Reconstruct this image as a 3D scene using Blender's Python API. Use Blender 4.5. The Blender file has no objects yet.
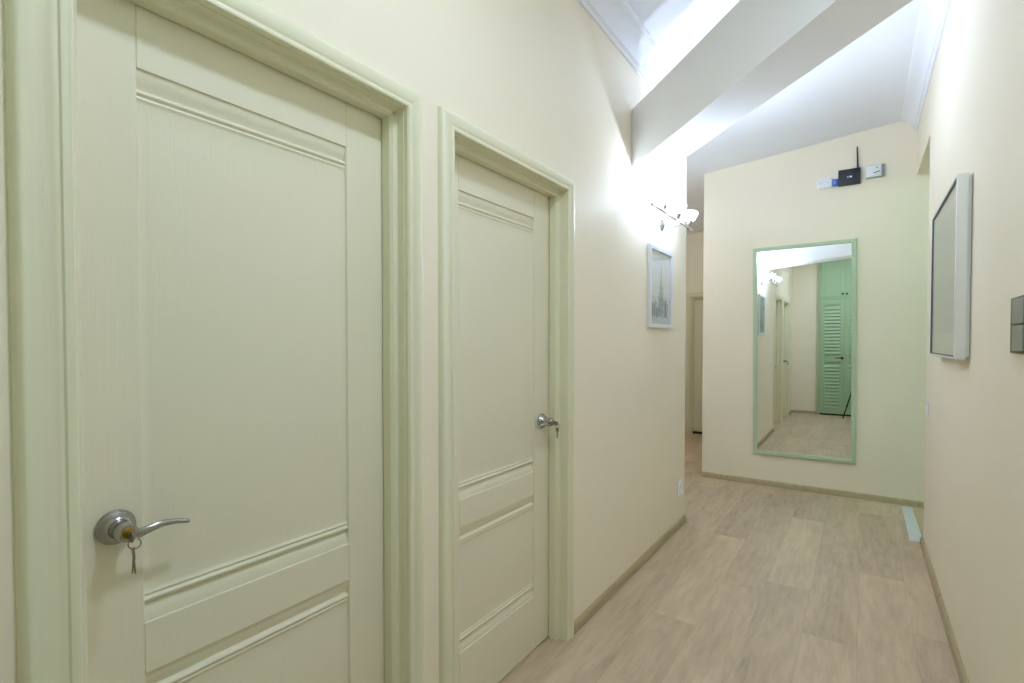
import bpy, bmesh, math, random
from mathutils import Vector, Matrix
random.seed(7)
PI = math.pi
scene = bpy.context.scene
COL = scene.collection

# ------------------------------------------------------------------ key sizes (metres)
H = 1.352                     # eye height
XL, XR = -1.10, 0.355          # corridor walls
YB, YE = -0.38, 5.36          # wall behind the viewer, wall with the mirror
YLE = 3.93                    # where the left wall ends
YRE = 4.38                    # where the right wall ends (opening)
XE = -1.328                   # left corner of the mirror wall
YF = 7.80                     # far wall of the passage
XS = 2.0                      # side room
def zc(x):                    # ceiling rises a little to the right
    return 3.065 + (x + 1.1) * 0.095

# ------------------------------------------------------------------ helpers
def srgb(r, g, b):
    f = lambda c: (c / 12.92) if c <= 0.04045 else ((c + 0.055) / 1.055) ** 2.4
    return (f(r / 255), f(g / 255), f(b / 255), 1.0)

def new_mat(name):
    m = bpy.data.materials.new(name); m.use_nodes = True
    nt = m.node_tree
    b = nt.nodes['Principled BSDF']
    return m, nt, b

def mat(name, col, rough=0.5, metal=0.0, bump=None, spec=0.5, vary=None):
    """bump = (scale, strength, stretch xyz); vary = (scale, amount, stretch xyz)"""
    m, nt, b = new_mat(name)
    b.inputs['Base Color'].default_value = col
    b.inputs['Roughness'].default_value = rough
    b.inputs['Metallic'].default_value = metal
    b.inputs['Specular IOR Level'].default_value = spec
    def noise(scale, stretch, detail=4):
        tc = nt.nodes.new('ShaderNodeNewGeometry')
        mp = nt.nodes.new('ShaderNodeMapping'); mp.inputs['Scale'].default_value = stretch
        n = nt.nodes.new('ShaderNodeTexNoise'); n.inputs['Scale'].default_value = scale
        n.inputs['Detail'].default_value = detail
        nt.links.new(tc.outputs['Position'], mp.inputs['Vector'])
        nt.links.new(mp.outputs['Vector'], n.inputs['Vector'])
        return n
    if bump:
        n = noise(bump[0], bump[2])
        bp = nt.nodes.new('ShaderNodeBump'); bp.inputs['Strength'].default_value = bump[1]
        bp.inputs['Distance'].default_value = 0.002
        nt.links.new(n.outputs['Fac'], bp.inputs['Height'])
        nt.links.new(bp.outputs['Normal'], b.inputs['Normal'])
    if vary:
        n = noise(vary[0], vary[2])
        r = nt.nodes.new('ShaderNodeValToRGB')
        k = vary[1]
        r.color_ramp.elements[0].position = 0.3; r.color_ramp.elements[1].position = 0.7
        r.color_ramp.elements[0].color = tuple(c * (1 - k) for c in col[:3]) + (1,)
        r.color_ramp.elements[1].color = tuple(min(1, c * (1 + k)) for c in col[:3]) + (1,)
        nt.links.new(n.outputs['Fac'], r.inputs['Fac'])
        nt.links.new(r.outputs['Color'], b.inputs['Base Color'])
    return m

def emit(name, col, strength):
    m = bpy.data.materials.new(name); m.use_nodes = True
    nt = m.node_tree; nt.nodes.clear()
    o = nt.nodes.new('ShaderNodeOutputMaterial'); e = nt.nodes.new('ShaderNodeEmission')
    e.inputs['Color'].default_value = col; e.inputs['Strength'].default_value = strength
    nt.links.new(e.outputs[0], o.inputs[0])
    return m

def pane_mat(name, rough=0.02, tint=(1, 1, 1, 1)):
    """thin clear pane: see-through with a Fresnel reflection"""
    m = bpy.data.materials.new(name); m.use_nodes = True
    nt = m.node_tree; nt.nodes.clear()
    o = nt.nodes.new('ShaderNodeOutputMaterial')
    mx = nt.nodes.new('ShaderNodeMixShader'); lw = nt.nodes.new('ShaderNodeLayerWeight')
    pw = nt.nodes.new('ShaderNodeMath'); pw.operation = 'POWER'; pw.inputs[1].default_value = 4.5
    fr = nt.nodes.new('ShaderNodeMath'); fr.operation = 'MULTIPLY_ADD'; fr.inputs[1].default_value = 0.9; fr.inputs[2].default_value = 0.035
    nt.links.new(lw.outputs['Facing'], pw.inputs[0]); nt.links.new(pw.outputs[0], fr.inputs[0])
    t = nt.nodes.new('ShaderNodeBsdfTransparent'); t.inputs['Color'].default_value = tint
    g = nt.nodes.new('ShaderNodeBsdfGlossy'); g.inputs['Roughness'].default_value = rough
    nt.links.new(fr.outputs[0], mx.inputs[0]); nt.links.new(t.outputs[0], mx.inputs[1])
    nt.links.new(g.outputs[0], mx.inputs[2]); nt.links.new(mx.outputs[0], o.inputs[0])
    return m

def frosted_mat(name):
    m = bpy.data.materials.new(name); m.use_nodes = True
    nt = m.node_tree; nt.nodes.clear()
    o = nt.nodes.new('ShaderNodeOutputMaterial')
    mx = nt.nodes.new('ShaderNodeMixShader'); mx.inputs[0].default_value = 0.60
    mx2 = nt.nodes.new('ShaderNodeMixShader'); mx2.inputs[0].default_value = 0.12
    t = nt.nodes.new('ShaderNodeBsdfTransparent'); t.inputs['Color'].default_value = (0.93, 0.95, 0.97, 1)
    tr = nt.nodes.new('ShaderNodeBsdfTranslucent'); tr.inputs['Color'].default_value = (0.6, 0.62, 0.64, 1)
    g = nt.nodes.new('ShaderNodeBsdfGlossy'); g.inputs['Roughness'].default_value = 0.1
    nt.links.new(t.outputs[0], mx.inputs[1]); nt.links.new(tr.outputs[0], mx.inputs[2])
    nt.links.new(mx.outputs[0], mx2.inputs[1]); nt.links.new(g.outputs[0], mx2.inputs[2])
    nt.links.new(mx2.outputs[0], o.inputs[0])
    return m

def box(bm, x0, x1, y0, y1, z0, z1, bevel=0.0, seg=2, mi=0):
    xs, ys, zs = sorted((x0, x1)), sorted((y0, y1)), sorted((z0, z1))
    v = [bm.verts.new((x, y, z)) for x in xs for y in ys for z in zs]
    fs = [bm.faces.new([v[i] for i in q]) for q in
          ((0, 1, 3, 2), (4, 6, 7, 5), (0, 4, 5, 1), (2, 3, 7, 6), (0, 2, 6, 4), (1, 5, 7, 3))]
    for f in fs: f.material_index = mi
    if bevel:
        es = list({e for f in fs for e in f.edges})
        r = bmesh.ops.bevel(bm, geom=es, offset=bevel, segments=seg, affect='EDGES', profile=0.5)
        for f in r['faces']: f.material_index = mi
    return v

def prism(bm, pts, axis, a0, a1):
    """closed 2D outline swept along an axis. axis 'x': pts (y,z); 'y': pts (x,z); 'z': pts (x,y)"""
    def P(p, a):
        return {'x': (a, p[0], p[1]), 'y': (p[0], a, p[1]), 'z': (p[0], p[1], a)}[axis]
    A = [bm.verts.new(P(p, a0)) for p in pts]; B = [bm.verts.new(P(p, a1)) for p in pts]
    n = len(pts)
    for i in range(n):
        bm.faces.new((A[i], A[(i + 1) % n], B[(i + 1) % n], B[i]))
    bm.faces.new(A[::-1]); bm.faces.new(B)

def frame_of(d):
    d = Vector(d).normalized()
    up = Vector((0, 0, 1)) if abs(d.z) < 0.9 else Vector((1, 0, 0))
    a = d.cross(up).normalized(); b = a.cross(d).normalized()
    return d, a, b

def lathe(bm, prof, origin, axis, n=32, mi=0):
    """prof: (distance along axis, radius)"""
    o = Vector(origin); d, a, b = frame_of(axis)
    rings = []
    for s, r in prof:
        if r < 1e-5:
            rings.append([bm.verts.new(o + d * s)])
        else:
            rings.append([bm.verts.new(o + d * s + a * (r * math.cos(2 * PI * i / n)) + b * (r * math.sin(2 * PI * i / n))) for i in range(n)])
    for k in range(len(rings) - 1):
        A, B = rings[k], rings[k + 1]
        for i in range(n):
            j = (i + 1) % n
            if len(A) == 1 and len(B) == 1: continue
            if len(A) == 1: f = bm.faces.new((A[0], B[j], B[i]))
            elif len(B) == 1: f = bm.faces.new((A[i], A[j], B[0]))
            else: f = bm.faces.new((A[i], A[j], B[j], B[i]))
            f.material_index = mi
    for R in (rings[0], rings[-1]):
        if len(R) > 1 and prof[0] != prof[-1]:
            f = bm.faces.new(R); f.material_index = mi

def tube(bm, path, rad, n=12, flat=1.0, closed=False, cap=True):
    """round (or flattened) rod along a path; rad = number or list; flat scales the second axis"""
    P = [Vector(p) for p in path]; m = len(P)
    R = rad if isinstance(rad, (list, tuple)) else [rad] * m
    rings = []; prev = None
    for k in range(m):
        t = (P[(k + 1) % m] - P[k - 1]) if closed else (P[min(k + 1, m - 1)] - P[max(k - 1, 0)])
        t.normalize()
        if prev is None:
            _, a, b = frame_of(t)
        else:
            a = (prev - t * prev.dot(t)).normalized(); b = a.cross(t).normalized()
        prev = a
        r = R[k]; ra, rb = r if isinstance(r, (tuple, list)) else (r, r * flat)
        rings.append([bm.verts.new(P[k] + a * (ra * math.cos(2 * PI * i / n)) + b * (rb * math.sin(2 * PI * i / n))) for i in range(n)])
    for k in range(m if closed else m - 1):
        A, B = rings[k], rings[(k + 1) % m]
        for i in range(n):
            bm.faces.new((A[i], A[(i + 1) % n], B[(i + 1) % n], B[i]))
    if cap and not closed:
        bm.faces.new(rings[0]); bm.faces.new(rings[-1])

def smooth_path(pts, sub=6):
    P = [Vector(p) for p in pts]; out = []
    for i in range(len(P) - 1):
        p0, p1, p2, p3 = P[max(i - 1, 0)], P[i], P[i + 1], P[min(i + 2, len(P) - 1)]
        for k in range(sub):
            t = k / sub
            out.append(0.5 * ((2 * p1) + (p2 - p0) * t + (2 * p0 - 5 * p1 + 4 * p2 - p3) * t * t + (3 * p1 - p0 - 3 * p2 + p3) * t ** 3))
    out.append(P[-1]); return out

def world_loc(o):
    v = Vector((0, 0, 0))
    while o: v += o.location; o = o.parent
    return v

def obj(name, bm, mats, parent=None, loc=None, smooth=0.6, recalc=True):
    """links the bmesh (built in room coordinates) as ONE object; loc = its own origin"""
    o_parent = world_loc(parent) if parent else Vector((0, 0, 0))
    org = Vector(loc) if loc is not None else o_parent
    if recalc: bmesh.ops.recalc_face_normals(bm, faces=bm.faces[:])
    for f in bm.faces: f.smooth = True
    for e in bm.edges:
        if len(e.link_faces) != 2 or e.calc_face_angle(0) > smooth: e.smooth = False
    bmesh.ops.translate(bm, vec=-org, verts=bm.verts[:])
    me = bpy.data.meshes.new(name); bm.to_mesh(me); bm.free()
    for m in (mats if isinstance(mats, (list, tuple)) else [mats]): me.materials.append(m)
    o = bpy.data.objects.new(name, me); COL.objects.link(o)
    o.location = org - o_parent
    if parent: o.parent = parent
    return o

def tag(o, label, cat, group=None, kind=None):
    o['label'] = label; o['category'] = cat
    if group: o['group'] = group
    if kind: o['kind'] = kind
    return o

def thing(name, label, cat, loc, group=None, kind=None):
    o = bpy.data.objects.new(name, None); COL.objects.link(o)
    o.location = loc; o.empty_display_size = 0.1
    return tag(o, label, cat, group, kind)

def struct(name, bm, m, label, cat, loc=None, smooth=0.6):
    return tag(obj(name, bm, m, None, loc, smooth), label, cat, None, 'structure')

NB = bmesh.new

# ------------------------------------------------------------------ materials
WALLC = srgb(241, 232, 213)
M_wall = mat('cream_wall_paint', WALLC, 0.55, bump=(90, 0.10, (1, 1, 1)), vary=(1.3, 0.012, (1, 1, 1)), spec=0.25)
M_ceil = mat('white_ceiling_paint', srgb(238, 240, 247), 0.7, bump=(70, 0.06, (1, 1, 1)), spec=0.2)
M_beam = mat('white_beam_paint', srgb(243, 244, 249), 0.5, bump=(70, 0.06, (1, 1, 1)), spec=0.25)
M_green_wall = mat('green_side_room_paint', srgb(184, 213, 176), 0.6)
M_door = mat('pale_green_door_film', srgb(228, 223, 201), 0.42, bump=(14, 0.22, (12, 12, 0.7)), spec=0.4)
M_trim = mat('pale_green_casing_film', srgb(227, 224, 198), 0.38, bump=(14, 0.08, (12, 12, 0.7)), spec=0.4)
M_base = mat('taupe_skirting', srgb(176, 160, 128), 0.5, vary=(9, 0.10, (3, 0.4, 3)))
M_dark = mat('dark_gap', srgb(40, 36, 30), 0.8)
M_chrome = mat('satin_nickel', srgb(178, 176, 174), 0.22, 1.0)
M_chrome_b = mat('polished_chrome', srgb(215, 217, 222), 0.10, 1.0)
M_brass = mat('brass_lock', srgb(170, 145, 80), 0.3, 1.0)
M_key = mat('nickel_key', srgb(150, 142, 122), 0.35, 1.0)
M_green = mat('sage_green_frame', srgb(186, 206, 178), 0.45, bump=(30, 0.1, (1, 1, 1)))
M_wgreen = mat('green_wardrobe_paint', srgb(164, 192, 156), 0.5)
M_wgreen_hi = mat('green_wardrobe_carcass', srgb(160, 188, 152), 0.5)
M_black = mat('black_plastic', srgb(34, 38, 52), 0.38)
M_tripod = mat('black_tripod_metal', srgb(22, 22, 24), 0.35, 0.3)
M_rubber = mat('black_rubber', srgb(15, 15, 15), 0.8)
M_blue = mat('blue_plug_plastic', srgb(45, 96, 205), 0.4)
M_white = mat('white_plastic', srgb(232, 236, 242), 0.35)
M_grey = mat('grey_plastic', srgb(150, 156, 158), 0.45)
M_grey_d = mat('dark_grey_plastic', srgb(70, 76, 84), 0.45)
M_bronze = mat('graphite_switch_plastic', srgb(138, 138, 132), 0.30, 0.5)
M_bronze_d = mat('dark_bronze_bezel', srgb(60, 52, 44), 0.35, 0.5)
M_silver = mat('brushed_silver_frame', srgb(236, 237, 240), 0.3, 0.55)
M_wframe = mat('white_picture_frame', srgb(225, 228, 234), 0.4)
M_mount = mat('pale_mount_board', srgb(228, 233, 227), 0.8)
M_pane = pane_mat('picture_glass', 0.015)
M_frost = frosted_mat('frosted_glass_shade')
M_bulb = emit('lit_bulb', (0.93, 0.97, 1.0, 1), 60)
M_fill_glow = emit('fill_dome_glow', (1.0, 0.97, 0.93, 1), 6)  # glow of the added fill fixtures
M_strip = mat('aluminium_threshold', srgb(214, 220, 226), 0.4, 0.15)

m, nt, b = new_mat('mirror_silver')
b.inputs['Base Color'].default_value = (0.86, 0.90, 0.87, 1); b.inputs['Metallic'].default_value = 1
b.inputs['Roughness'].default_value = 0.0
M_mirror = m

def floor_material():
    m, nt, b = new_mat('limed_oak_laminate')
    N, L = nt.nodes.new, nt.links.new
    g = N('ShaderNodeNewGeometry')
    sep = N('ShaderNodeSeparateXYZ'); L(g.outputs['Position'], sep.inputs[0])
    W, LEN = 0.214, 1.29
    def mth(op, a, bb=None, c=None):
        n = N('ShaderNodeMath'); n.operation = op
        for i, v in enumerate((a, bb, c)):
            if v is None: continue
            if isinstance(v, (int, float)): n.inputs[i].default_value = v
            else: L(v, n.inputs[i])
        return n.outputs[0]
    xs = mth('DIVIDE', mth('ADD', sep.outputs['X'], 10.06), W)
    row = mth('FLOOR', xs); fx = mth('FRACT', xs)
    wn = N('ShaderNodeTexWhiteNoise'); wn.noise_dimensions = '1D'; L(row, wn.inputs['W'])
    ys = mth('ADD', mth('DIVIDE', mth('ADD', sep.outputs['Y'], 10), LEN), mth('MULTIPLY', wn.outputs['Value'], 7.0))
    colm = mth('FLOOR', ys); fy = mth('FRACT', ys)
    cmb = N('ShaderNodeCombineXYZ'); L(row, cmb.inputs[0]); L(colm, cmb.inputs[1])
    pn = N('ShaderNodeTexWhiteNoise'); pn.noise_dimensions = '3D'; L(cmb.outputs[0], pn.inputs['Vector'])
    # grain: stretched noise with a per-plank offset
    off = N('ShaderNodeVectorMath'); off.operation = 'MULTIPLY_ADD'
    L(pn.outputs['Color'], off.inputs[0]); off.inputs[1].default_value = (7, 7, 7)
    L(g.outputs['Position'], off.inputs[2])
    mp = N('ShaderNodeMapping'); mp.inputs['Scale'].default_value = (1.0, 0.16, 1.0); L(off.outputs[0], mp.inputs['Vector'])
    n1 = N('ShaderNodeTexNoise'); n1.inputs['Scale'].default_value = 34; n1.inputs['Detail'].default_value = 6
    n1.inputs['Roughness'].default_value = 0.62; L(mp.outputs[0], n1.inputs['Vector'])
    mp2 = N('ShaderNodeMapping'); mp2.inputs['Scale'].default_value = (1.0, 0.17, 1.0); L(off.outputs[0], mp2.inputs['Vector'])
    n2 = N('ShaderNodeTexNoise'); n2.inputs['Scale'].default_value = 7; n2.inputs['Detail'].default_value = 3
    n2.inputs['Distortion'].default_value = 0.6; L(mp2.outputs[0], n2.inputs['Vector'])
    val = mth('ADD', mth('ADD', mth('MULTIPLY', n1.outputs['Fac'], 0.55), mth('MULTIPLY', n2.outputs['Fac'], 0.46)),
              mth('MULTIPLY_ADD', pn.outputs['Value'], 0.15, 0.055))
    r = N('ShaderNodeValToRGB'); L(val, r.inputs['Fac'])
    e = r.color_ramp.elements
    e[0].position = 0.40; e[0].color = srgb(158, 141, 122)
    e[1].position = 0.84; e[1].color = srgb(214, 196, 165)
    x = r.color_ramp.elements.new(0.52); x.color = srgb(184, 165, 140)
    x = r.color_ramp.elements.new(0.68); x.color = srgb(201, 181, 154)
    # joints
    ex = mth('MINIMUM', fx, mth('SUBTRACT', 1.0, fx)); ey = mth('MINIMUM', fy, mth('SUBTRACT', 1.0, fy))
    jx = mth('LESS_THAN', ex, 0.0016 / W); jy = mth('LESS_THAN', ey, 0.0016 / LEN)
    j = mth('MAXIMUM', jx, jy)
    mx = N('ShaderNodeMixRGB'); mx.blend_type = 'MULTIPLY'; L(mth('MULTIPLY', j, 0.16), mx.inputs['Fac'])
    L(r.outputs['Color'], mx.inputs['Color1']); mx.inputs['Color2'].default_value = (0.25, 0.2, 0.16, 1)
    L(mx.outputs['Color'], b.inputs['Base Color'])
    b.inputs['Roughness'].default_value = 0.42; b.inputs['Specular IOR Level'].default_value = 0.35
    bp = N('ShaderNodeBump'); bp.inputs['Strength'].default_value = 0.12; bp.inputs['Distance'].default_value = 0.001
    L(n1.outputs['Fac'], bp.inputs['Height']); L(bp.outputs['Normal'], b.inputs['Normal'])
    return m
M_floor = floor_material()

# ------------------------------------------------------------------ the shell
bm = NB(); box(bm, -2.72, XS + 0.12, YB - 0.12, YF + 0.12, -0.08, 0.0)
struct('floor', bm, M_floor, 'limed oak laminate plank floor running along the corridor', 'floor', (0, 0, 0))

bm = NB()
x0, x1 = -2.72, XS + 0.12
prism(bm, [(x0, zc(x0)), (x1, zc(x1)), (x1, 3.5), (x0, 3.5)], 'y', YB - 0.12, YF + 0.12)
struct('ceiling', bm, M_ceil, 'white sloping ceiling above the corridor', 'ceiling', (0, 0, 3.1))

# left wall with two door openings
D = [(0.298, 1.056), (1.264, 2.032)]          # visible opening of each door
ZT = 2.030                                   # underside of the casing head
JT = 0.030                                   # jamb thickness outside the visible opening
WT = 0.14
def wall_top(x): return zc(x) + 0.02
bm = NB()
segs = [(YB - 0.12, D[0][0] - JT), (D[0][1] + JT, D[1][0] - JT), (D[1][1] + JT, YLE)]
for a, c in segs: box(bm, XL - WT, XL, a, c, 0, wall_top(XL - WT))
for a, c in D: box(bm, XL - WT, XL, a - JT, c + JT, ZT + JT, wall_top(XL - WT))
box(bm, -2.60, XL - WT, YLE - WT, YLE, 0, 3.08)
bmesh.ops.remove_doubles(bm, verts=bm.verts[:], dist=1e-5)
struct('wall_left', bm, M_wall, 'cream wall holding the two pale green doors', 'wall', (XL, 0, 0))

ZO = 2.73                                    # underside of the lintel over the opening
bm = NB()
box(bm, XR, XR + 0.12, YB - 0.12, YRE, 0, zc(XR) + 0.02)
box(bm, XR, XR + 0.12, YRE, YE, ZO, zc(XR) + 0.02)
bmesh.ops.remove_doubles(bm, verts=bm.verts[:], dist=1e-5)
struct('wall_right', bm, M_wall, 'cream wall carrying the silver framed picture', 'wall', (XR, 0, 0))

bm = NB(); box(bm, XE, XS + 0.12, YE, YE + 0.12, 0, zc(XS) + 0.03)
box(bm, XE, XE + 0.12, YE + 0.12, YF, 0, zc(XE) + 0.03)
struct('wall_end', bm, M_wall, 'cream end wall carrying the tall green framed mirror', 'wall', (0, YE, 0))

bm = NB(); box(bm, XL, XR, YB - 0.12, YB, 0, zc(XR) + 0.02)
struct('wall_behind', bm, M_wall, 'cream wall beside the green louvred wardrobe', 'wall', (0, YB, 0))

FX0, FX1 = -2.115, -1.40
bm = NB(); box(bm, -2.60, FX0, YF, YF + 0.12, 0, zc(XE) + 0.03)
box(bm, FX1, XE + 0.12, YF, YF + 0.12, 0, zc(XE) + 0.03); box(bm, FX0, FX1, YF, YF + 0.12, ZT + 0.02, zc(XE) + 0.03)
struct('wall_far', bm, M_wall, 'cream wall around the distant door at the end of the passage', 'wall', (-2, YF, 0))
bm = NB(); box(bm, -2.72, -2.60, YLE - WT, YF + 0.12, 0, zc(XE) + 0.03)
struct('wall_passage', bm, M_wall, 'cream side wall of the passage', 'wall', (-2.6, 6, 0))

bm = NB(); box(bm, XS, XS + 0.12, 3.3, YE, 0, zc(XS) + 0.03)
box(bm, XR + 0.12, XS, 3.18, 3.3, 0, zc(XS) + 0.03)
struct('wall_side', bm, M_green_wall, 'green wall of the side room through the opening', 'wall', (XS, 4, 0))

# cornices
def cornice(side, name, xw, y0, y1, label, zoff=0.14, proj=0.105):
    bm = NB(); s = 1 if side == 'l' else -1
    zt = zc(xw)
    rel = [(0, -zoff), (0.012, -zoff), (0.016, -zoff + 0.014), (0.030, -zoff + 0.02)]
    for k in range(9):                        # cove
        a = k / 8 * PI / 2
        rel.append((0.030 + (proj - 0.045) * (1 - math.cos(a)), -zoff + 0.02 + (zoff - 0.045) * math.sin(a)))
    rel += [(proj - 0.008, -0.022), (proj, -0.018), (proj, 0.0)]
    pts = [(xw + s * u, (zc(xw + s * u) if v == 0.0 else zt + v)) for u, v in rel] + [(xw, zt + 0.0)]
    prism(bm, pts, 'y', y0, y1)
    return struct(name, bm, M_ceil, label, 'cornice', (xw, y0, zt), 0.5)
cornice('l', 'trim_1', XL, YB, YLE, 'white cove cornice along the top of the door wall')
cornice('r', 'trim_2', XR, YB, YE, 'white cove cornice along the top of the picture wall', 0.11, 0.115)

# the diagonal beam
bm = NB()
ny = lambda x: 2.825 - (x + 1.1) * 0.73
fy = lambda x: 3.120 - (x + 1.1) * 0.664
bz = lambda x: (x + 1.1) * 0.165               # the beam climbs towards the picture wall
xa, xb = XL - 0.01, XR + 0.01
q = []
for x in (xa, xb):
    q.append([bm.verts.new((x, y, z + bz(x))) for y, z in ((ny(x), 2.352), (fy(x), 2.352), (fy(x), 2.685), (ny(x), 2.685))])
for i in range(4): bm.faces.new((q[0][i], q[0][(i + 1) % 4], q[1][(i + 1) % 4], q[1][i]))
bm.faces.new(q[0]); bm.faces.new(q[1])
struct('ceiling_beam', bm, M_beam, 'white boxed beam crossing the corridor diagonally below the ceiling', 'beam', (-0.4, 2.3, 2.4))

# baseboards
BH, BT = 0.049, 0.017
def board_profile():
    return [(0, 0), (BT, 0), (BT, 0.012), (BT - 0.002, 0.016), (BT - 0.002, 0.030), (BT - 0.005, 0.040),
            (BT - 0.009, 0.0455), (BT - 0.013, BH), (0, BH)]
def board_y(bm, xw, s, y0, y1): prism(bm, [(xw + s * u, v) for u, v in board_profile()], 'y', y0, y1)
def board_x(bm, yw, s, x0, x1): prism(bm, [(yw + s * u, v) for u, v in board_profile()], 'x', x0, x1)
CW = 0.066                                   # casing width
bm = NB()
board_y(bm, XL, 1, YB, D[0][0] - CW); board_y(bm, XL, 1, D[0][1] + CW, D[1][0] - CW); board_y(bm, XL, 1, D[1][1] + CW, YLE)
struct('baseboard_left', bm, M_base, 'taupe skirting along the foot of the door wall', 'baseboard', (XL, 0, 0))
bm = NB(); board_y(bm, XR, -1, YB + 0.43, YRE - 0.004)
bl = struct('baseboard_right', bm, M_base, 'taupe skirting along the foot of the picture wall', 'baseboard', (XR, 0, 0))
bm = NB()
prism(bm, [(XR - u * 1.12, v * 1.05) for u, v in board_profile()], 'y', 3.42, 3.445)
obj('joint_cover', bm, M_base, bl)
bm = NB()
prism(bm, [(XR - u * 1.12, v * 1.05) for u, v in board_profile()], 'y', YRE - 0.02, YRE + 0.002)
obj('end_cap', bm, M_base, bl)
bm = NB(); board_x(bm, YE, -1, XE, XS)
struct('baseboard_end', bm, M_base, 'taupe skirting along the foot of the mirror wall', 'baseboard', (0, YE, 0))
bm = NB(); board_x(bm, YB, 1, XL + BT, -0.672)
struct('baseboard_behind', bm, M_base, 'short taupe skirting beside the green wardrobe', 'baseboard', (-1, YB, 0))

# threshold strip in the opening on the right
bm = NB(); prism(bm, [(XR - 0.070, 0), (XR + 0.004, 0), (XR + 0.002, 0.004), (XR - 0.012, 0.007), (XR - 0.054, 0.007), (XR - 0.068, 0.004)], 'y', YRE + 0.01, YE - BT - 0.06)
struct('trim_3', bm, M_strip, 'pale metal threshold strip on the floor at the opening', 'threshold', (XR, 4.9, 0))

# ------------------------------------------------------------------ doors
LEAFX = XL - 0.074                           # front of the leaf
CASING = [(0.0, 0.0), (0.0, 0.013), (0.003, 0.0165), (0.008, 0.018), (0.013, 0.0165), (0.0155, 0.0135), (0.018, 0.0135),
          (0.026, 0.0175), (0.036, 0.0205), (0.046, 0.0205), (0.055, 0.0185), (0.061, 0.0145), (0.0645, 0.0085), (0.066, 0.0)]

def casing_mesh(ya, yb, x, wl=1.0, wr=1.0, wh=0.9, sgn=1):
    bm = NB(); rows = []
    for s, h in CASING:
        X = x + sgn * h
        rows.append([bm.verts.new(p) for p in ((X, ya - s * wl, 0), (X, ya - s * wl, ZT + s * wh), (X, yb + s * wr, ZT + s * wh), (X, yb + s * wr, 0))])
    for k in range(len(rows) - 1):
        for i in range(3):
            bm.faces.new((rows[k][i], rows[k][i + 1], rows[k + 1][i + 1], rows[k + 1][i]))
    for i in range(3):
        bm.faces.new((rows[0][i], rows[0][i + 1], rows[-1][i + 1], rows[-1][i]))
    return bm

def jamb_mesh(ya, yb):
    bm = NB(); xb = XL - WT
    A, B, C = XL - 0.026, XL - 0.030, XL - 0.036    # outer band, bead, stop
    L1, L2 = LEAFX + 0.004, LEAFX + 0.0025
    def prof(f):                               # f(depth of reveal) -> coordinate across the opening
        return [(xb, f(-JT)), (XL, f(-JT)), (XL, f(0.002)), (A, f(0.002)), (A - 0.002, f(0.005)), (B, f(0.007)), (B, f(0.014)), (B - 0.002, f(0.016)),
                (C + 0.001, f(0.017)), (C - 0.003, f(0.021)), (C - 0.006, f(0.021)), (L1, f(0.021)), (L2, f(0.018)), (L2, f(-0.004)), (xb, f(-0.004))]
    prism(bm, prof(lambda d: ya + d), 'z', 0, ZT + JT)
    prism(bm, prof(lambda d: yb - d), 'z', 0, ZT + JT)
    prism(bm, prof(lambda d: ZT - d), 'y', ya, yb)
    return bm

MOULD = [(0.0, 0.0), (0.0009, -0.0045), (0.010, -0.0050), (0.018, -0.0065), (0.028, -0.0095), (0.035, -0.0135), (0.0375, -0.0140), (0.0395, -0.0080),
         (0.0435, -0.0036), (0.047, -0.0030), (0.050, -0.0055), (0.0525, -0.0078), (0.0535, -0.0062), (0.0575, -0.0050), (0.062, -0.0075), (0.066, -0.0085), (0.100, -0.0042)]
def interp(tab, x):
    if x <= tab[0][0]: return tab[0][1]
    for (a, p), (c, q) in zip(tab, tab[1:]):
        if x <= c: return p + (q - p) * (x - a) / (c - a)
    return tab[-1][1]
PANELS = [(0.240, 0.692), (0.792, 1.890)]
SIDE = [(0.0, -0.0050), (0.004, -0.0075), (0.018, -0.0075), (0.036, -0.0042)]
def leaf_mesh(ya, yb):
    bm = NB()
    y0, y1, z0, z1 = ya - 0.002, yb + 0.002, 0.008, ZT + 0.002
    pl, pr = ya + 0.122, yb - 0.144
    zs = {z0, z1}
    for a, c in PANELS:
        for d, _ in MOULD:
            zs.add(round(a + d, 5)); zs.add(round(c - d, 5))
    zs = sorted(zs)
    g = 0.0016
    ys = sorted({y0, y1, pl - g, pl, pl + g, pr - g, pr, pr + g} | {pl + d for d, _ in SIDE[1:]} | {pr - d for d, _ in SIDE[1:]} | {pl + 0.0012 * 0 + 0.003, pr - 0.003})
    def h(y, z):
        if abs(y - pl) < 1e-6 or abs(y - pr) < 1e-6: return -0.0022
        if y < pl or y > pr: return 0.0
        for a, c in PANELS:
            if a - 1e-6 <= z <= c + 1e-6:
                d = min(z - a, c - z)
                m_ = interp(MOULD, d)
                if d < 0.066: return m_
                return min(m_, interp(SIDE, min(y - pl, pr - y)))
        return 0.0
    V = [[bm.verts.new((LEAFX + h(y, z), y, z)) for z in zs] for y in ys]
    for i in range(len(ys) - 1):
        for k in range(len(zs) - 1):
            bm.faces.new((V[i][k], V[i + 1][k], V[i + 1][k + 1], V[i][k + 1]))
    xb = LEAFX - 0.04
    B = [bm.verts.new((xb, y, z)) for y, z in ((y0, z0), (y1, z0), (y1, z1), (y0, z1))]
    bm.faces.new(B)
    ring = [[V[i][0] for i in range(len(ys))], [V[-1][k] for k in range(len(zs))],
            [V[i][-1] for i in range(len(ys) - 1, -1, -1)], [V[0][k] for k in range(len(zs) - 1, -1, -1)]]
    for q, r in enumerate(ring):
        bm.faces.new(list(r) + [B[(q + 1) % 4], B[q]])
    return bm

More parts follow.
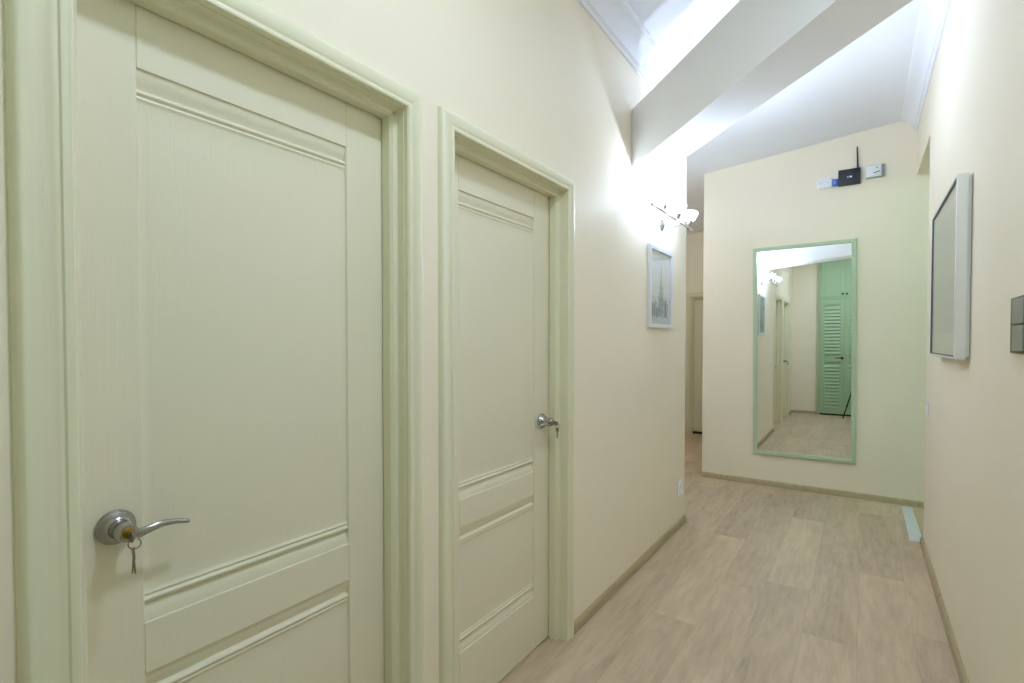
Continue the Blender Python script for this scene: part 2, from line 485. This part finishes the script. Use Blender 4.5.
def lever_handle(door, y, z, s):
    """lever pointing along s*Y, on a round rose"""
    x = LEAFX
    bm = NB()
    lathe(bm, [(0.020, 0.0185), (0.024, 0.0165), (0.030, 0.0150), (0.036, 0.0160), (0.042, 0.0175), (0.052, 0.0178), (0.058, 0.0168), (0.060, 0.0150), (0.060, 0.0)], (x, y, z), (1, 0, 0), 32)
    P = smooth_path([(x + 0.042, y + s * 0.004, z - 0.010), (x + 0.049, y + s * 0.018, z - 0.009), (x + 0.053, y + s * 0.036, z - 0.004),
                     (x + 0.053, y + s * 0.060, z - 0.0005), (x + 0.050, y + s * 0.086, z - 0.004), (x + 0.047, y + s * 0.110, z - 0.011)], 5)
    n = len(P)
    R = [(0.0062 - 0.002 * k / (n - 1), 0.0120 - 0.0078 * (k / (n - 1)) ** 0.7) for k in range(n)]
    R = R[:-1] + [(0.003, 0.0032)]
    tube(bm, P, R, 16)
    hd = obj('handle', bm, M_chrome, door); hd['label'] = 'satin metal lever handle'
    bm = NB()
    lathe(bm, [(0.0, 0.0325), (0.004, 0.033), (0.007, 0.032), (0.011, 0.0285), (0.0125, 0.0268), (0.0135, 0.0262), (0.016, 0.0255), (0.021, 0.0215), (0.0225, 0.0195), (0.0225, 0.0)], (x, y, z), (1, 0, 0), 40)
    obj('rose', bm, M_chrome, hd)
    bm = NB()
    lathe(bm, [(0.058, 0.0098), (0.0612, 0.0098), (0.0622, 0.009), (0.0622, 0.0)], (x, y, z), (1, 0, 0), 28)
    box(bm, x + 0.0615, x + 0.0628, y - 0.001, y + 0.001, z - 0.0065, z + 0.0035)
    obj('lock_cylinder', bm, M_brass, hd)
    return hd

def key_bunch(y, z, label, n):
    """key in the lock with a split ring hanging from its bow and spare keys below"""
    x = LEAFX + 0.062
    t = thing('key_ring', label, 'keys', (x, y, z))
    def key(bm, o, ax_d, ax_s, ax_n, L=0.027):
        # bow (flat ring) + toothed shank, o = top of bow
        o, d, s, nn = Vector(o), Vector(ax_d).normalized(), Vector(ax_s).normalized(), Vector(ax_n).normalized()
        th = 0.0011
        out = [(0.000, 0.0035), (0.002, 0.0075), (0.007, 0.0095), (0.013, 0.0090), (0.018, 0.0060), (0.020, 0.0034)]
        right = out + [(0.020 + L - 0.004, 0.0034), (0.020 + L, 0.0005)]
        left = [(0.020 + L * 0.85, -0.0020), (0.020 + L * 0.75, -0.0034), (0.020 + L * 0.62, -0.0018), (0.020 + L * 0.5, -0.0034),
                (0.020 + L * 0.36, -0.0016), (0.020 + L * 0.2, -0.0034)] + [(a, -c) for a, c in out[::-1]]
        pts = right + left
        A = [bm.verts.new(o + d * a + s * c + nn * th) for a, c in pts]
        B = [bm.verts.new(o + d * a + s * c - nn * th) for a, c in pts]
        m_ = len(pts)
        for i in range(m_): bm.faces.new((A[i], A[(i + 1) % m_], B[(i + 1) % m_], B[i]))
        bm.faces.new(A); bm.faces.new(B[::-1])
    # inserted key: points into the cylinder
    bm = NB(); key(bm, (x + 0.023, y, z - 0.004), (-1, 0, 0), (0, 0, 1), (0, 1, 0), 0.007); obj('key', bm, M_key, t)
    # ring through the bow
    c = Vector((x + 0.019, y + 0.003, z - 0.0155)); R = 0.0095
    bm = NB()
    tube(bm, [c + Vector((0.35 * R * math.cos(a), 0.94 * R * math.cos(a), R * math.sin(a))) for a in [2 * PI * k / 28 for k in range(28)]], 0.0011, 8, closed=True)
    obj('ring', bm, M_key, t)
    for k in range(n):
        tilt = (-0.10, 0.07)[k % 2]
        bm = NB()
        key(bm, (x + 0.019 + 0.004 * k, y + 0.002 - 0.003 * k, c.z - R + 0.003), (0.04 * k, tilt * 0.7, -1), (0.95, -0.30 + 0.14 * k, 0), (0.30 - 0.14 * k, 0.95, 0))
        obj('key', bm, M_key, t)
    return t

def make_door(i, ya, yb, hy, hz, s, label):
    d = thing('door_%d' % i, label, 'door', (XL, (ya + yb) / 2, 0), None, 'structure')
    obj('casing', casing_mesh(ya, yb, XL, 1.2 if i == 1 else 1.0), M_trim, d, smooth=0.5)
    obj('jamb', jamb_mesh(ya, yb), M_trim, d, smooth=0.5)
    obj('leaf', leaf_mesh(ya, yb), M_door, d, smooth=0.35)
    bm = NB(); prism(bm, [(LEAFX - 0.05, 0), (LEAFX + 0.012, 0), (LEAFX + 0.008, 0.005), (LEAFX - 0.045, 0.005)], 'y', ya + 0.015, yb - 0.015)
    obj('threshold', bm, M_base, d)
    lever_handle(d, hy, hz, s)
    return d
make_door(1, *D[0], 0.374, 1.001, 1, 'pale green panelled door nearest the viewer, its lever at the left edge')
make_door(2, *D[1], 1.948, 1.005, -1, 'farther pale green panelled door beside the wall lamp stretch, its lever at the right edge')
key_bunch(0.374, 1.001, 'two keys hanging on a ring from the lock of the nearest door', 2)
key_bunch(1.948, 1.005, 'single key on a small ring hanging from the lock of the farther door', 1)

# far door at the end of the passage
fx0, fx1 = FX0, FX1
d3 = thing('door_3', 'distant white door seen through the narrow gap left of the mirror wall', 'door', (-1.75, YF, 0), None, 'structure')
bm = NB()
rows = []
for s_, h_ in CASING:
    Y = YF - h_
    rows.append([bm.verts.new(p) for p in ((fx0 - s_, Y, 0), (fx0 - s_, Y, ZT + s_), (fx1 + s_, Y, ZT + s_), (fx1 + s_, Y, 0))])
for k in range(len(rows) - 1):
    for i in range(3): bm.faces.new((rows[k][i], rows[k][i + 1], rows[k + 1][i + 1], rows[k + 1][i]))
for i in range(3): bm.faces.new((rows[0][i], rows[0][i + 1], rows[-1][i + 1], rows[-1][i]))
obj('casing', bm, M_trim, d3)
bm = NB()
for a, c in ((fx0, fx0 + 0.018), (fx1 - 0.018, fx1)):
    box(bm, a, c, YF, YF + 0.12, 0, ZT + 0.02)
box(bm, fx0 + 0.018, fx1 - 0.018, YF, YF + 0.12, ZT, ZT + 0.02)
box(bm, fx0 + 0.018, fx0 + 0.036, YF + 0.03, YF + 0.068, 0, ZT); box(bm, fx1 - 0.036, fx1 - 0.018, YF + 0.03, YF + 0.068, 0, ZT)
box(bm, fx0 + 0.036, fx1 - 0.036, YF + 0.03, YF + 0.068, ZT - 0.018, ZT)
obj('jamb', bm, M_trim, d3)
bm = NB()
box(bm, fx0 + 0.020, fx1 - 0.020, YF + 0.070, YF + 0.11, 0.03, ZT - 0.002)
for z0, z1 in ((0.2, 0.68), (0.8, 1.88)):
    box(bm, fx0 + 0.15, fx1 - 0.15, YF + 0.064, YF + 0.070, z0, z1, 0.003, 1)
obj('leaf', bm, M_door, d3)
bm = NB(); box(bm, fx0 + 0.036, fx1 - 0.036, YF + 0.030, YF + 0.11, 0, 0.028); obj('threshold', bm, M_dark, d3)

# ------------------------------------------------------------------ mirror
mx0, mx1, mz0, mz1 = -0.868, -0.048, 0.298, 2.252
mir = thing('wall_mirror', 'tall sage green framed mirror hanging on the end wall', 'mirror', ((mx0 + mx1) / 2, YE, mz0))
def rect_frame_xz(bm, x0, x1, z0, z1, w, yb, prof):
    """picture frame in the XZ plane; prof: (inset from the outer edge, distance off the wall)"""
    rows = []
    for s_, h_ in prof:
        rows.append([bm.verts.new(p) for p in ((x0 + s_, yb - h_, z0 + s_), (x1 - s_, yb - h_, z0 + s_), (x1 - s_, yb - h_, z1 - s_), (x0 + s_, yb - h_, z1 - s_))])
    n = len(rows)
    for k in range(n):
        A, B = rows[k], rows[(k + 1) % n]
        for i in range(4): bm.faces.new((A[i], A[(i + 1) % 4], B[(i + 1) % 4], B[i]))
bm = NB()
rect_frame_xz(bm, mx0, mx1, mz0, mz1, 0.04, YE, [(0, 0.001), (0, 0.022), (0.002, 0.025), (0.012, 0.027), (0.030, 0.025), (0.034, 0.021), (0.036, 0.015), (0.036, 0.001)])
obj('frame', bm, M_green, mir)
bm = NB(); vs = box(bm, mx0 + 0.0335, mx1 - 0.0335, YE - 0.0125, YE - 0.002, mz0 + 0.0335, mz1 - 0.0335)
for v in vs:
    if v.co.y < YE - 0.01 and v.co.z > 1: v.co.y -= 0.0048
obj('mirror_glass', bm, M_mirror, mir)

mir.rotation_euler.y = -0.009; mir.location.x += 0.016

# ------------------------------------------------------------------ pictures
def picture(t, xw, s, y0, y1, z0, z1, depth, fw, mats, print_fn, gap=0.001):
    """framed picture on a wall facing s*X"""
    bm = NB(); rows = []
    prof = [(0, gap), (0, depth - 0.002), (0.002, depth), (fw - 0.002, depth), (fw, depth - 0.003), (fw, gap)]
    for a, h_ in prof:
        X = xw + s * h_
        rows.append([bm.verts.new(p) for p in ((X, y0 + a, z0 + a), (X, y1 - a, z0 + a), (X, y1 - a, z1 - a), (X, y0 + a, z1 - a))])
    n = len(rows)
    for k in range(n):
        A, B = rows[k], rows[(k + 1) % n]
        for i in range(4): bm.faces.new((A[i], A[(i + 1) % 4], B[(i + 1) % 4], B[i]))
    obj('frame', bm, mats[0], t)
    e = fw - 0.001
    bm = NB(); box(bm, xw + s * 0.002, xw + s * (depth - 0.014), y0 + e, y1 - e, z0 + e, z1 - e)
    obj('mount', bm, M_mount, t)
    print_fn(t, xw + s * (depth - 0.014), s, y0 + fw, y1 - fw, z0 + fw, z1 - fw)
    bm = NB(); box(bm, xw + s * (depth - 0.008), xw + s * (depth - 0.006), y0 + e, y1 - e, z0 + e, z1 - e)
    obj('glass', bm, M_pane, t)

M_paper = mat('print_paper', srgb(226, 231, 236), 0.8, vary=(14, 0.05, (1, 1, 1)))
M_ink1 = mat('pencil_grey', srgb(180, 187, 196), 0.9, vary=(60, 0.25, (1, 1, 0.3)))
M_ink2 = mat('pencil_dark', srgb(140, 147, 156), 0.9, vary=(60, 0.3, (1, 1, 0.3)))
def sketch(t, x, s, y0, y1, z0, z1):
    """a generic pencil townscape with a spire"""
    bm = NB(); q = 0.03
    W_, H_ = y1 - y0, z1 - z0
    def R(u0, u1, v0, v1, mi, off):
        X = x + s * off
        p = [(X, y0 + u0 * W_, z0 + v0 * H_), (X, y0 + u1 * W_, z0 + v0 * H_), (X, y0 + u1 * W_, z0 + v1 * H_), (X, y0 + u0 * W_, z0 + v1 * H_)]
        f = bm.faces.new([bm.verts.new(a) for a in p]); f.material_index = mi
    box(bm, x, x + s * 0.0012, y0 + 0.05 * W_, y1 - 0.05 * W_, z0 + 0.04 * H_, z1 - 0.04 * H_)
    rnd = random.Random(3)
    def T(pts, mi, off):
        X = x + s * off
        f = bm.faces.new([bm.verts.new((X, y0 + u * W_, z0 + v * H_)) for u, v in pts]); f.material_index = mi
    T([(0.42, 0.25), (0.66, 0.25), (0.60, 0.52), (0.48, 0.52)], 1, 0.0016)
    T([(0.47, 0.52), (0.61, 0.52), (0.545, 0.80), (0.535, 0.80)], 1, 0.0016)
    T([(0.52, 0.70), (0.56, 0.70), (0.541, 0.86)], 2, 0.0019)
    for k in range(12):
        u = 0.10 + 0.066 * k + rnd.uniform(-.01, .01)
        R(u, u + rnd.uniform(.03, .06), 0.08 + rnd.uniform(0, .03), 0.20 + rnd.uniform(0, .16), rnd.choice((1, 1, 2)), 0.0022 + 0.0001 * k)
    for k in range(9):
        u = 0.38 + 0.033 * k
        R(u, u + 0.010, 0.16, 0.24 + rnd.uniform(0, .2), 2, 0.0036)
    for v in (0.34, 0.42, 0.50): R(0.40, 0.68, v, v + 0.010, 2, 0.0037)
    obj('print', bm, [M_paper, M_ink1, M_ink2], t)
t = thing('picture_frame', 'small white framed pencil sketch below the wall lamp', 'picture', (XL, 3.35, 1.46))
picture(t, XL, 1, 3.085, 3.535, 1.449, 1.965, 0.022, 0.026, (M_wframe,), sketch)

M_paper2 = mat('pale_print', srgb(188, 200, 197), 0.8, vary=(5, 0.06, (1, 1, 1)))
def pale_print(t, x, s, y0, y1, z0, z1):
    bm = NB()
    box(bm, x, x + s * 0.0012, y0 + 0.09, y1 - 0.09, z0 + 0.10, z1 - 0.08)
    rnd = random.Random(5)
    for k in range(26):                       # faint pencil strokes
        u = y0 + 0.12 + rnd.random() * (y1 - y0 - 0.26); v = z0 + 0.13 + rnd.random() * 0.30
        X = x + s * (0.0015 + 0.00004 * k)
        w, h_ = rnd.uniform(.004, .03), rnd.uniform(.05, .18)
        f = bm.faces.new([bm.verts.new(p) for p in ((X, u, v), (X, u + w, v), (X, u + w, v + h_), (X, u, v + h_))]); f.material_index = 1
    obj('print', bm, [M_paper2, mat('faint_pencil', srgb(176, 184, 184), 0.9)], t)
t = thing('picture_frame', 'large silver framed picture under glass on the right wall', 'picture', (XR, 3.25, 1.29))
py0, py1, pz0, pz1, pd = 2.705, 3.60, 1.286, 2.028, 0.050
picture(t, XR, -1, py0, py1, pz0, pz1, pd, 0.010, (M_silver,), pale_print, 0.014)
bm = NB(); e, x_ = 0.009, XR - pd + 0.002
for a, c, q, r in ((py0 + e, py0 + e + 0.006, pz0 + e, pz1 - e), (py1 - e - 0.006, py1 - e, pz0 + e, pz1 - e)):
    box(bm, x_, x_ + 0.004, a, c, q, r)
for q, r in ((pz0 + e, pz0 + e + 0.006), (pz1 - e - 0.008, pz1 - e)):
    box(bm, x_, x_ + 0.004, py0 + e + 0.006, py1 - e - 0.006, q, r)
obj('recess_shade', bm, M_grey_d, t)  # dark ring stands in for shade in the mount recess

# ------------------------------------------------------------------ wall lamp
LX, LZ = -0.965, 2.118
lamp = thing('wall_lamp', 'chrome wall lamp with three lit frosted glass shades beneath the beam', 'lamp', (XL, 3.22, 2.15))
bm = NB(); lathe(bm, [(0.0, 0.038), (0.008, 0.038), (0.013, 0.033), (0.017, 0.022), (0.024, 0.012), (0.024, 0.0)], (XL, 3.34, 2.125), (1, 0, 0), 32)
obj('base', bm, M_chrome_b, lamp)
bm = NB(); tube(bm, smooth_path([(XL + 0.02, 3.34, 2.125), (XL + 0.07, 3.34, 2.108), (LX - 0.02, 3.34, 2.108), (LX, 3.34, LZ)], 5), 0.005, 10)
obj('arm', bm, M_chrome_b, lamp)
bm = NB(); tube(bm, smooth_path([(LX - 0.01, 2.82, LZ + 0.006), (LX, 2.95, LZ), (LX, 3.22, LZ), (LX, 3.50, LZ), (LX - 0.005, 3.60, LZ + 0.006)], 6), 0.0065, 10)
lathe(bm, [(0, 0), (0.001, 0.009), (0.012, 0.011), (0.022, 0.008), (0.024, 0)], (LX - 0.012, 2.802, LZ + 0.008), (0, 1, 0), 16)
obj('bar', bm, M_chrome_b, lamp)
SH = [((LX + 0.004, 2.985, LZ + 0.022), (0.24, -0.55, 0.75)), ((LX + 0.006, 3.235, LZ + 0.012), (0.12, 0.05, 1.0)), ((LX + 0.010, 3.470, LZ + 0.016), (0.10, 0.25, 0.96))]
LIGHTS = []
for o, ax in SH:
    ax = Vector(ax).normalized(); o = Vector(o)
    bm = NB()
    prof_o = [(0.030, 0.012), (0.032, 0.024), (0.040, 0.031), (0.060, 0.036), (0.075, 0.041), (0.084, 0.045)]
    prof_i = [(0.084, 0.0425), (0.075, 0.0385), (0.060, 0.0335), (0.042, 0.0285), (0.035, 0.022), (0.033, 0.012)]
    lathe(bm, prof_o + prof_i + [prof_o[0]], o, ax, 32)
    sh = obj('shade', bm, M_frost, lamp)
    bm = NB(); lathe(bm, [(-0.004, 0.006), (0.0, 0.010), (0.010, 0.013), (0.022, 0.017), (0.030, 0.018), (0.034, 0.014), (0.034, 0.0)], o, ax, 24)
    obj('holder', bm, M_chrome_b, sh)
    bm = NB(); lathe(bm, [(0.034, 0.006), (0.040, 0.0075), (0.060, 0.009), (0.072, 0.0075), (0.077, 0.004), (0.078, 0.0)], o, ax, 20)
    obj('bulb', bm, M_bulb, sh)
    LIGHTS.append(o + ax * 0.066)

# ------------------------------------------------------------------ devices high on the end wall
yw = YE
soc = thing('power_socket', 'white double socket left of the black router', 'socket', (-0.285, yw, 2.74))
bm = NB(); box(bm, -0.350, -0.232, yw - 0.012, yw - 0.0005, 2.728, 2.818, 0.006, 3); obj('plate', bm, M_white, soc)
for cx in (-0.320, -0.264):
    bm = NB(); lathe(bm, [(0.010, 0.022), (0.0135, 0.022), (0.0145, 0.0205), (0.0145, 0.017), (0.0125, 0.016), (0.0125, 0)], (cx, yw, 2.773), (0, -1, 0), 28)
    for dx in (-0.008, 0.008): lathe(bm, [(0.0125, 0.003), (0.0130, 0.003), (0.0130, 0)], (cx + dx, yw, 2.773), (0, -1, 0), 10, 1)
    obj('outlet', bm, [M_white, M_grey_d], soc)
plug = thing('network_plug', 'blue plug wedged between the white socket and the black router', 'plug', (-0.21, yw, 2.74))
bm = NB(); box(bm, -0.231, -0.190, yw - 0.030, yw - 0.0005, 2.730, 2.790, 0.004, 2); obj('body', bm, M_blue, plug)
bm = NB(); box(bm, -0.226, -0.206, yw - 0.032, yw - 0.0295, 2.746, 2.775, 0.001, 1); obj('label_panel', bm, mat('pale_blue', srgb(110, 150, 225), 0.5), plug)

rt = thing('wireless_router', 'black wireless router with one antenna mounted high above the mirror', 'router', (-0.11, yw, 2.80))
bm = NB(); box(bm, -0.189, -0.028, yw - 0.032, yw - 0.0005, 2.722, 2.858, 0.004, 3); obj('body', bm, M_black, rt)
bm = NB()                                     # small pale emblem, illegible in the photo
tube(bm, [(-0.124, yw - 0.0325, 2.782), (-0.119, yw - 0.0325, 2.797), (-0.115, yw - 0.0325, 2.786), (-0.111, yw - 0.0325, 2.797), (-0.107, yw - 0.0325, 2.782)], 0.0024, 6)
lathe(bm, [(0.0, 0.008), (0.0008, 0.008), (0.0008, 0.0)], (-0.096, yw - 0.0318, 2.790), (0, -1, 0), 20)
obj('emblem', bm, M_white, rt)
bm = NB(); lathe(bm, [(0, 0.0075), (0.02, 0.0078), (0.03, 0.0065), (0.18, 0.0045), (0.186, 0.003), (0.187, 0)], (-0.048, yw - 0.017, 2.856), (-0.035, 0, 1), 14)
obj('antenna', bm, M_black, rt)

jb = thing('junction_box', 'white wall box with a dark curved mark right of the black router', 'box', (0.08, yw, 2.84))
bm = NB(); box(bm, 0.012, 0.140, yw - 0.022, yw - 0.0005, 2.755, 2.859, 0.004, 2); obj('back_plate', bm, M_grey, jb)
bm = NB(); box(bm, 0.006, 0.118, yw - 0.040, yw - 0.021, 2.759, 2.857, 0.006, 3); obj('cover', bm, M_white, jb)
bm = NB(); tube(bm, smooth_path([(0.062, yw - 0.0405, 2.790), (0.076, yw - 0.0405, 2.791), (0.092, yw - 0.0405, 2.795), (0.106, yw - 0.0405, 2.801)], 4), 0.0032, 8); obj('mark', bm, M_grey_d, jb)
bm = NB(); lathe(bm, [(0, 0.006), (0.0015, 0.006), (0.0015, 0)], (0.086, yw - 0.0398, 2.832), (0, -1, 0), 16); obj('lamp_dot', bm, M_grey, jb)

# ------------------------------------------------------------------ switches and outlets on the side walls
sw = thing('light_switch', 'graphite double light switch at the right edge beside the silver picture', 'switch', (XR, 1.83, 1.40))
y0, y1, z0, z1 = 1.826, 1.995, 1.324, 1.478
bm = NB(); box(bm, XR - 0.009, XR - 0.0005, y0, y1, z0, z1, 0.0015, 2); obj('plate', bm, M_bronze_d, sw)
for a, c in ((z0 + 0.007, (z0 + z1) / 2 - 0.0025), ((z0 + z1) / 2 + 0.0025, z1 - 0.007)):
    bm = NB(); box(bm, XR - 0.0135, XR - 0.0085, y0 + 0.007, y1 - 0.045, a, c, 0.001, 1); obj('rocker', bm, M_bronze, sw)

s2 = thing('light_switch', 'small white light switch near the end of the right wall', 'switch', (XR, 4.21, 0.93))
bm = NB(); box(bm, XR - 0.009, XR - 0.0005, 4.17, 4.25, 0.888, 0.968, 0.004, 2); obj('plate', bm, M_white, s2)
bm = NB(); box(bm, XR - 0.0135, XR - 0.0085, 4.185, 4.235, 0.903, 0.953, 0.002, 2); obj('rocker', bm, M_white, s2)

ou = thing('power_outlet', 'white double power outlet low on the end of the door wall', 'socket', (XL, 3.80, 0.29))
bm = NB(); box(bm, XL + 0.0005, XL + 0.012, 3.752, 3.832, 0.226, 0.346, 0.004, 2); obj('plate', bm, M_white, ou)
for cz in (0.259, 0.313):
    bm = NB(); lathe(bm, [(0.010, 0.0235), (0.018, 0.0235), (0.020, 0.021), (0.020, 0.018), (0.015, 0.016), (0.015, 0)], (XL, 3.792, cz), (1, 0, 0), 28)
    obj('outlet', bm, M_white, ou)

# ------------------------------------------------------------------ wardrobe behind the viewer (seen in the mirror)
wx0, wx1 = -0.67, 0.355
wd = thing('wardrobe', 'tall green wardrobe with louvred doors reflected in the mirror', 'wardrobe', ((wx0 + wx1) / 2, YB, 0))
wf = YB + 0.05
bm = NB()
box(bm, wx0, wx1, YB + 0.001, YB + 0.03, 0.03, 3.02)
box(bm, wx0, wx0 + 0.035, YB + 0.03, wf + 0.02, 0.0, 3.02); box(bm, wx1 - 0.25, wx1, YB + 0.03, wf + 0.02, 0.0, 3.02)
box(bm, wx0 + 0.035, wx1 - 0.25, YB + 0.03, wf + 0.02, 2.115, 2.155); box(bm, wx0 + 0.035, wx1 - 0.25, YB + 0.03, wf + 0.02, 2.98, 3.02)
obj('carcass', bm, M_wgreen_hi, wd)
bm = NB(); box(bm, wx0 + 0.035, wx1 - 0.25, YB + 0.03, wf, 0.0, 0.03); obj('plinth', bm, M_dark, wd)
mid = (wx0 + 0.035 + wx1 - 0.25) / 2
for i, (a, c) in enumerate(((wx0 + 0.037, mid - 0.0015), (mid + 0.0015, wx1 - 0.252))):
    for z0, z1, low in ((0.032, 2.112, True), (2.158, 2.977, False)):
        bm = NB(); st = 0.065
        box(bm, a, a + st, wf, wf + 0.022, z0, z1, 0.002, 1); box(bm, c - st, c, wf, wf + 0.022, z0, z1, 0.002, 1)
        rails = [(z0, z0 + 0.09), (z1 - 0.09, z1)] + ([(0.98, 1.07)] if low else [])
        for p, q in rails: box(bm, a + st, c - st, wf, wf + 0.022, p, q, 0.001, 1)
        if low:
            z = z0 + 0.10
            while z < z1 - 0.14:
                if not (0.925 < z < 1.07):
                    prism(bm, [(wf + 0.002, z + 0.050), (wf + 0.007, z + 0.053), (wf + 0.026, z + 0.004), (wf + 0.021, z)], 'x', a + st, c - st)
                z += 0.062
            box(bm, a + st, c - st, wf, wf + 0.002, z0 + 0.09, z1 - 0.09)
        else:
            box(bm, a + st, c - st, wf + 0.004, wf + 0.012, z0 + 0.09, z1 - 0.09)
        dr = obj('door', bm, M_wgreen, wd)
        s = 1 if i == 0 else -1
        kx = (c - 0.03) if i == 0 else (a + 0.03)
        if low:
            if i == 0:
                bm = NB()
                lathe(bm, [(0, 0.024), (0.006, 0.024), (0.010, 0.018), (0.012, 0.010), (0.045, 0.009), (0.045, 0)], (kx, wf + 0.022, 1.05), (0, 1, 0), 24)
                tube(bm, smooth_path([(kx, wf + 0.062, 1.05), (kx - 0.03, wf + 0.066, 1.052), (kx - 0.11, wf + 0.064, 1.055)], 4), 0.007, 10)
                obj('handle', bm, M_bronze_d, dr)
        else:
            bm = NB(); lathe(bm, [(0, 0.008), (0.012, 0.007), (0.018, 0.016), (0.026, 0.017), (0.031, 0.010), (0.032, 0)], (kx, wf + 0.022, z0 + 0.05), (0, 1, 0), 20)
            obj('knob', bm, M_bronze_d, dr)

# ------------------------------------------------------------------ tripod (its leg shows in the mirror)
tp = thing('camera_tripod', 'black tripod whose leg shows in the mirror before the green wardrobe', 'tripod', (0.0, -0.06, 0))
ctr = Vector((0.0, -0.06, 0.0))
for dx, dy in ((-0.26, 0.07), (0.20, 0.16), (0.06, -0.215)):
    top = ctr + Vector((dx * 0.10, dy * 0.10, 0.90)); ft = ctr + Vector((dx, dy, 0.012))
    bm = NB()
    k = lambda q: top.lerp(ft, q)
    tube(bm, [k(0), k(0.5)], 0.014, 14); tube(bm, [k(0.48), k(0.78)], 0.0115, 14); tube(bm, [k(0.76), k(0.985)], 0.009, 12)
    tube(bm, [k(0.47), k(0.51)], 0.017, 14); tube(bm, [k(0.755), k(0.785)], 0.0145, 14)
    lg = obj('leg', bm, M_tripod, tp)
    bm = NB(); lathe(bm, [(0, 0.0105), (0.010, 0.0125), (0.022, 0.011), (0.024, 0)], ft - Vector((0, 0, 0.012)), (0, 0, 1), 16); obj('foot', bm, M_rubber, lg)
bm = NB(); tube(bm, [ctr + Vector((0, 0, 0.70)), ctr + Vector((0, 0, 1.13))], 0.012, 16); lathe(bm, [(0, 0.02), (0.01, 0.036), (0.05, 0.036), (0.06, 0.02), (0.06, 0)], ctr + Vector((0, 0, 0.87)), (0, 0, 1), 24)
obj('column', bm, M_tripod, tp)
bm = NB(); lathe(bm, [(0, 0.022), (0.03, 0.024), (0.055, 0.02), (0.065, 0.03), (0.072, 0.03), (0.072, 0)], ctr + Vector((0, 0, 1.125)), (0, 0, 1), 24)
tube(bm, [ctr + Vector((0, 0, 1.15)), ctr + Vector((0.06, -0.03, 1.15))], 0.006, 10)
obj('head', bm, M_tripod, tp)

# ------------------------------------------------------------------ fill lights added outside the frame for light levels, fixtures invented
def fill_fixture(x, y, label):
    z = zc(x)
    t = thing('fill_ceiling_light', label, 'lamp', (x, y, z))
    bm = NB(); lathe(bm, [(0, 0.13), (0.02, 0.13), (0.024, 0.125), (0.024, 0)], (x, y, z), (0, 0, -1), 36); obj('base', bm, M_white, t)
    bm = NB(); lathe(bm, [(0.024, 0.118)] + [(0.024 + 0.055 * math.sin(a), 0.118 * math.cos(a)) for a in (0.3, 0.6, 0.9, 1.2, 1.4)] + [(0.079, 0)], (x, y, z), (0, 0, -1), 36); obj('diffuser', bm, M_fill_glow, t)
    return Vector((x, y, z - 0.14))
def point(name, loc, power, col, r):
    l = bpy.data.lights.new(name, 'POINT'); l.energy = power; l.color = col; l.shadow_soft_size = r
    o = bpy.data.objects.new(name, l); COL.objects.link(o); o.location = loc
    return o
COOL = (0.63, 0.77, 1.0)
for p, w in zip(LIGHTS, (33, 50, 52)): point('bulb_light', p, w, COOL, 0.014)
p = fill_fixture(-0.05, 0.85, 'added unseen round fill light above the nearest door')  # added fixture, fills the near corridor with light
l = bpy.data.lights.new('fill_dome_light', 'AREA'); l.shape = 'DISK'; l.size = 0.24; l.spread = math.radians(162); l.energy = 15.3; l.color = (0.64, 0.78, 1.0)
o = bpy.data.objects.new('fill_dome_light', l); COL.objects.link(o); o.location = p + Vector((0, 0, 0.045))
p = fill_fixture(1.45, 3.75, 'added unseen round fill light in the green side room'); p.z -= 0.25; point('fill_dome_light', p, 15, (0.80, 0.95, 0.92), 0.25)  # added unseen lamp to brighten the side room
px, py, pz = -1.95, 4.60, 2.35
t = thing('fill_pendant', 'added unseen globe fill light hanging in the passage behind the door wall', 'lamp', (px, py, zc(px)))  # added pendant, hidden from view, lifts the end wall and passage
bm = NB(); lathe(bm, [(0, 0.05), (0.03, 0.045), (0.035, 0.006), (zc(px) - pz - 0.11, 0.004), (zc(px) - pz - 0.105, 0.03), (zc(px) - pz - 0.08, 0.035), (zc(px) - pz - 0.08, 0)], (px, py, zc(px)), (0, 0, -1), 24); obj('cord', bm, M_white, t)
bm = NB(); lathe(bm, [(0.1 * (1 - math.cos(k * PI / 14)), 0.1 * math.sin(k * PI / 14)) for k in range(15)], (px, py, pz + 0.1), (0, 0, -1), 28); obj('globe', bm, M_fill_glow, t)
point('fill_pendant_light', (px, py, pz), 34, (0.68, 0.82, 1.0), 0.12)
p = fill_fixture(-2.3, 6.7, 'added unseen round fill light near the distant passage door'); point('fill_dome_light', p, 2.5, (0.72, 0.85, 1.0), 0.08)  # added to brighten the far passage wall

w = bpy.data.worlds.new('world'); scene.world = w; w.use_nodes = True
w.node_tree.nodes['Background'].inputs[0].default_value = (0.5, 0.5, 0.5, 1)
w.node_tree.nodes['Background'].inputs[1].default_value = 0.0

# ------------------------------------------------------------------ camera
F = 512.0
YAW = math.atan2(350, 512); PITCH = math.radians(1.2)
cd = bpy.data.cameras.new('camera'); cd.sensor_width = 36; cd.lens = 36 * F / 1024; cd.clip_start = 0.01
cam = bpy.data.objects.new('camera', cd); COL.objects.link(cam)
cam.location = (0, 0, H); cam.rotation_euler = (PI / 2 - PITCH, 0, YAW)
cd.shift_y = (F * math.tan(PITCH) + 1.5) / 1024
scene.camera = cam
scene.view_settings.view_transform = 'Standard'; scene.view_settings.look = 'None'
scene.view_settings.gamma = 1.0; scene.view_settings.use_curve_mapping = False
scene.view_settings.exposure = 0.23
scene.cycles.max_bounces = 12; scene.cycles.diffuse_bounces = 8; scene.cycles.transparent_max_bounces = 12
scene.cycles.caustics_reflective = False
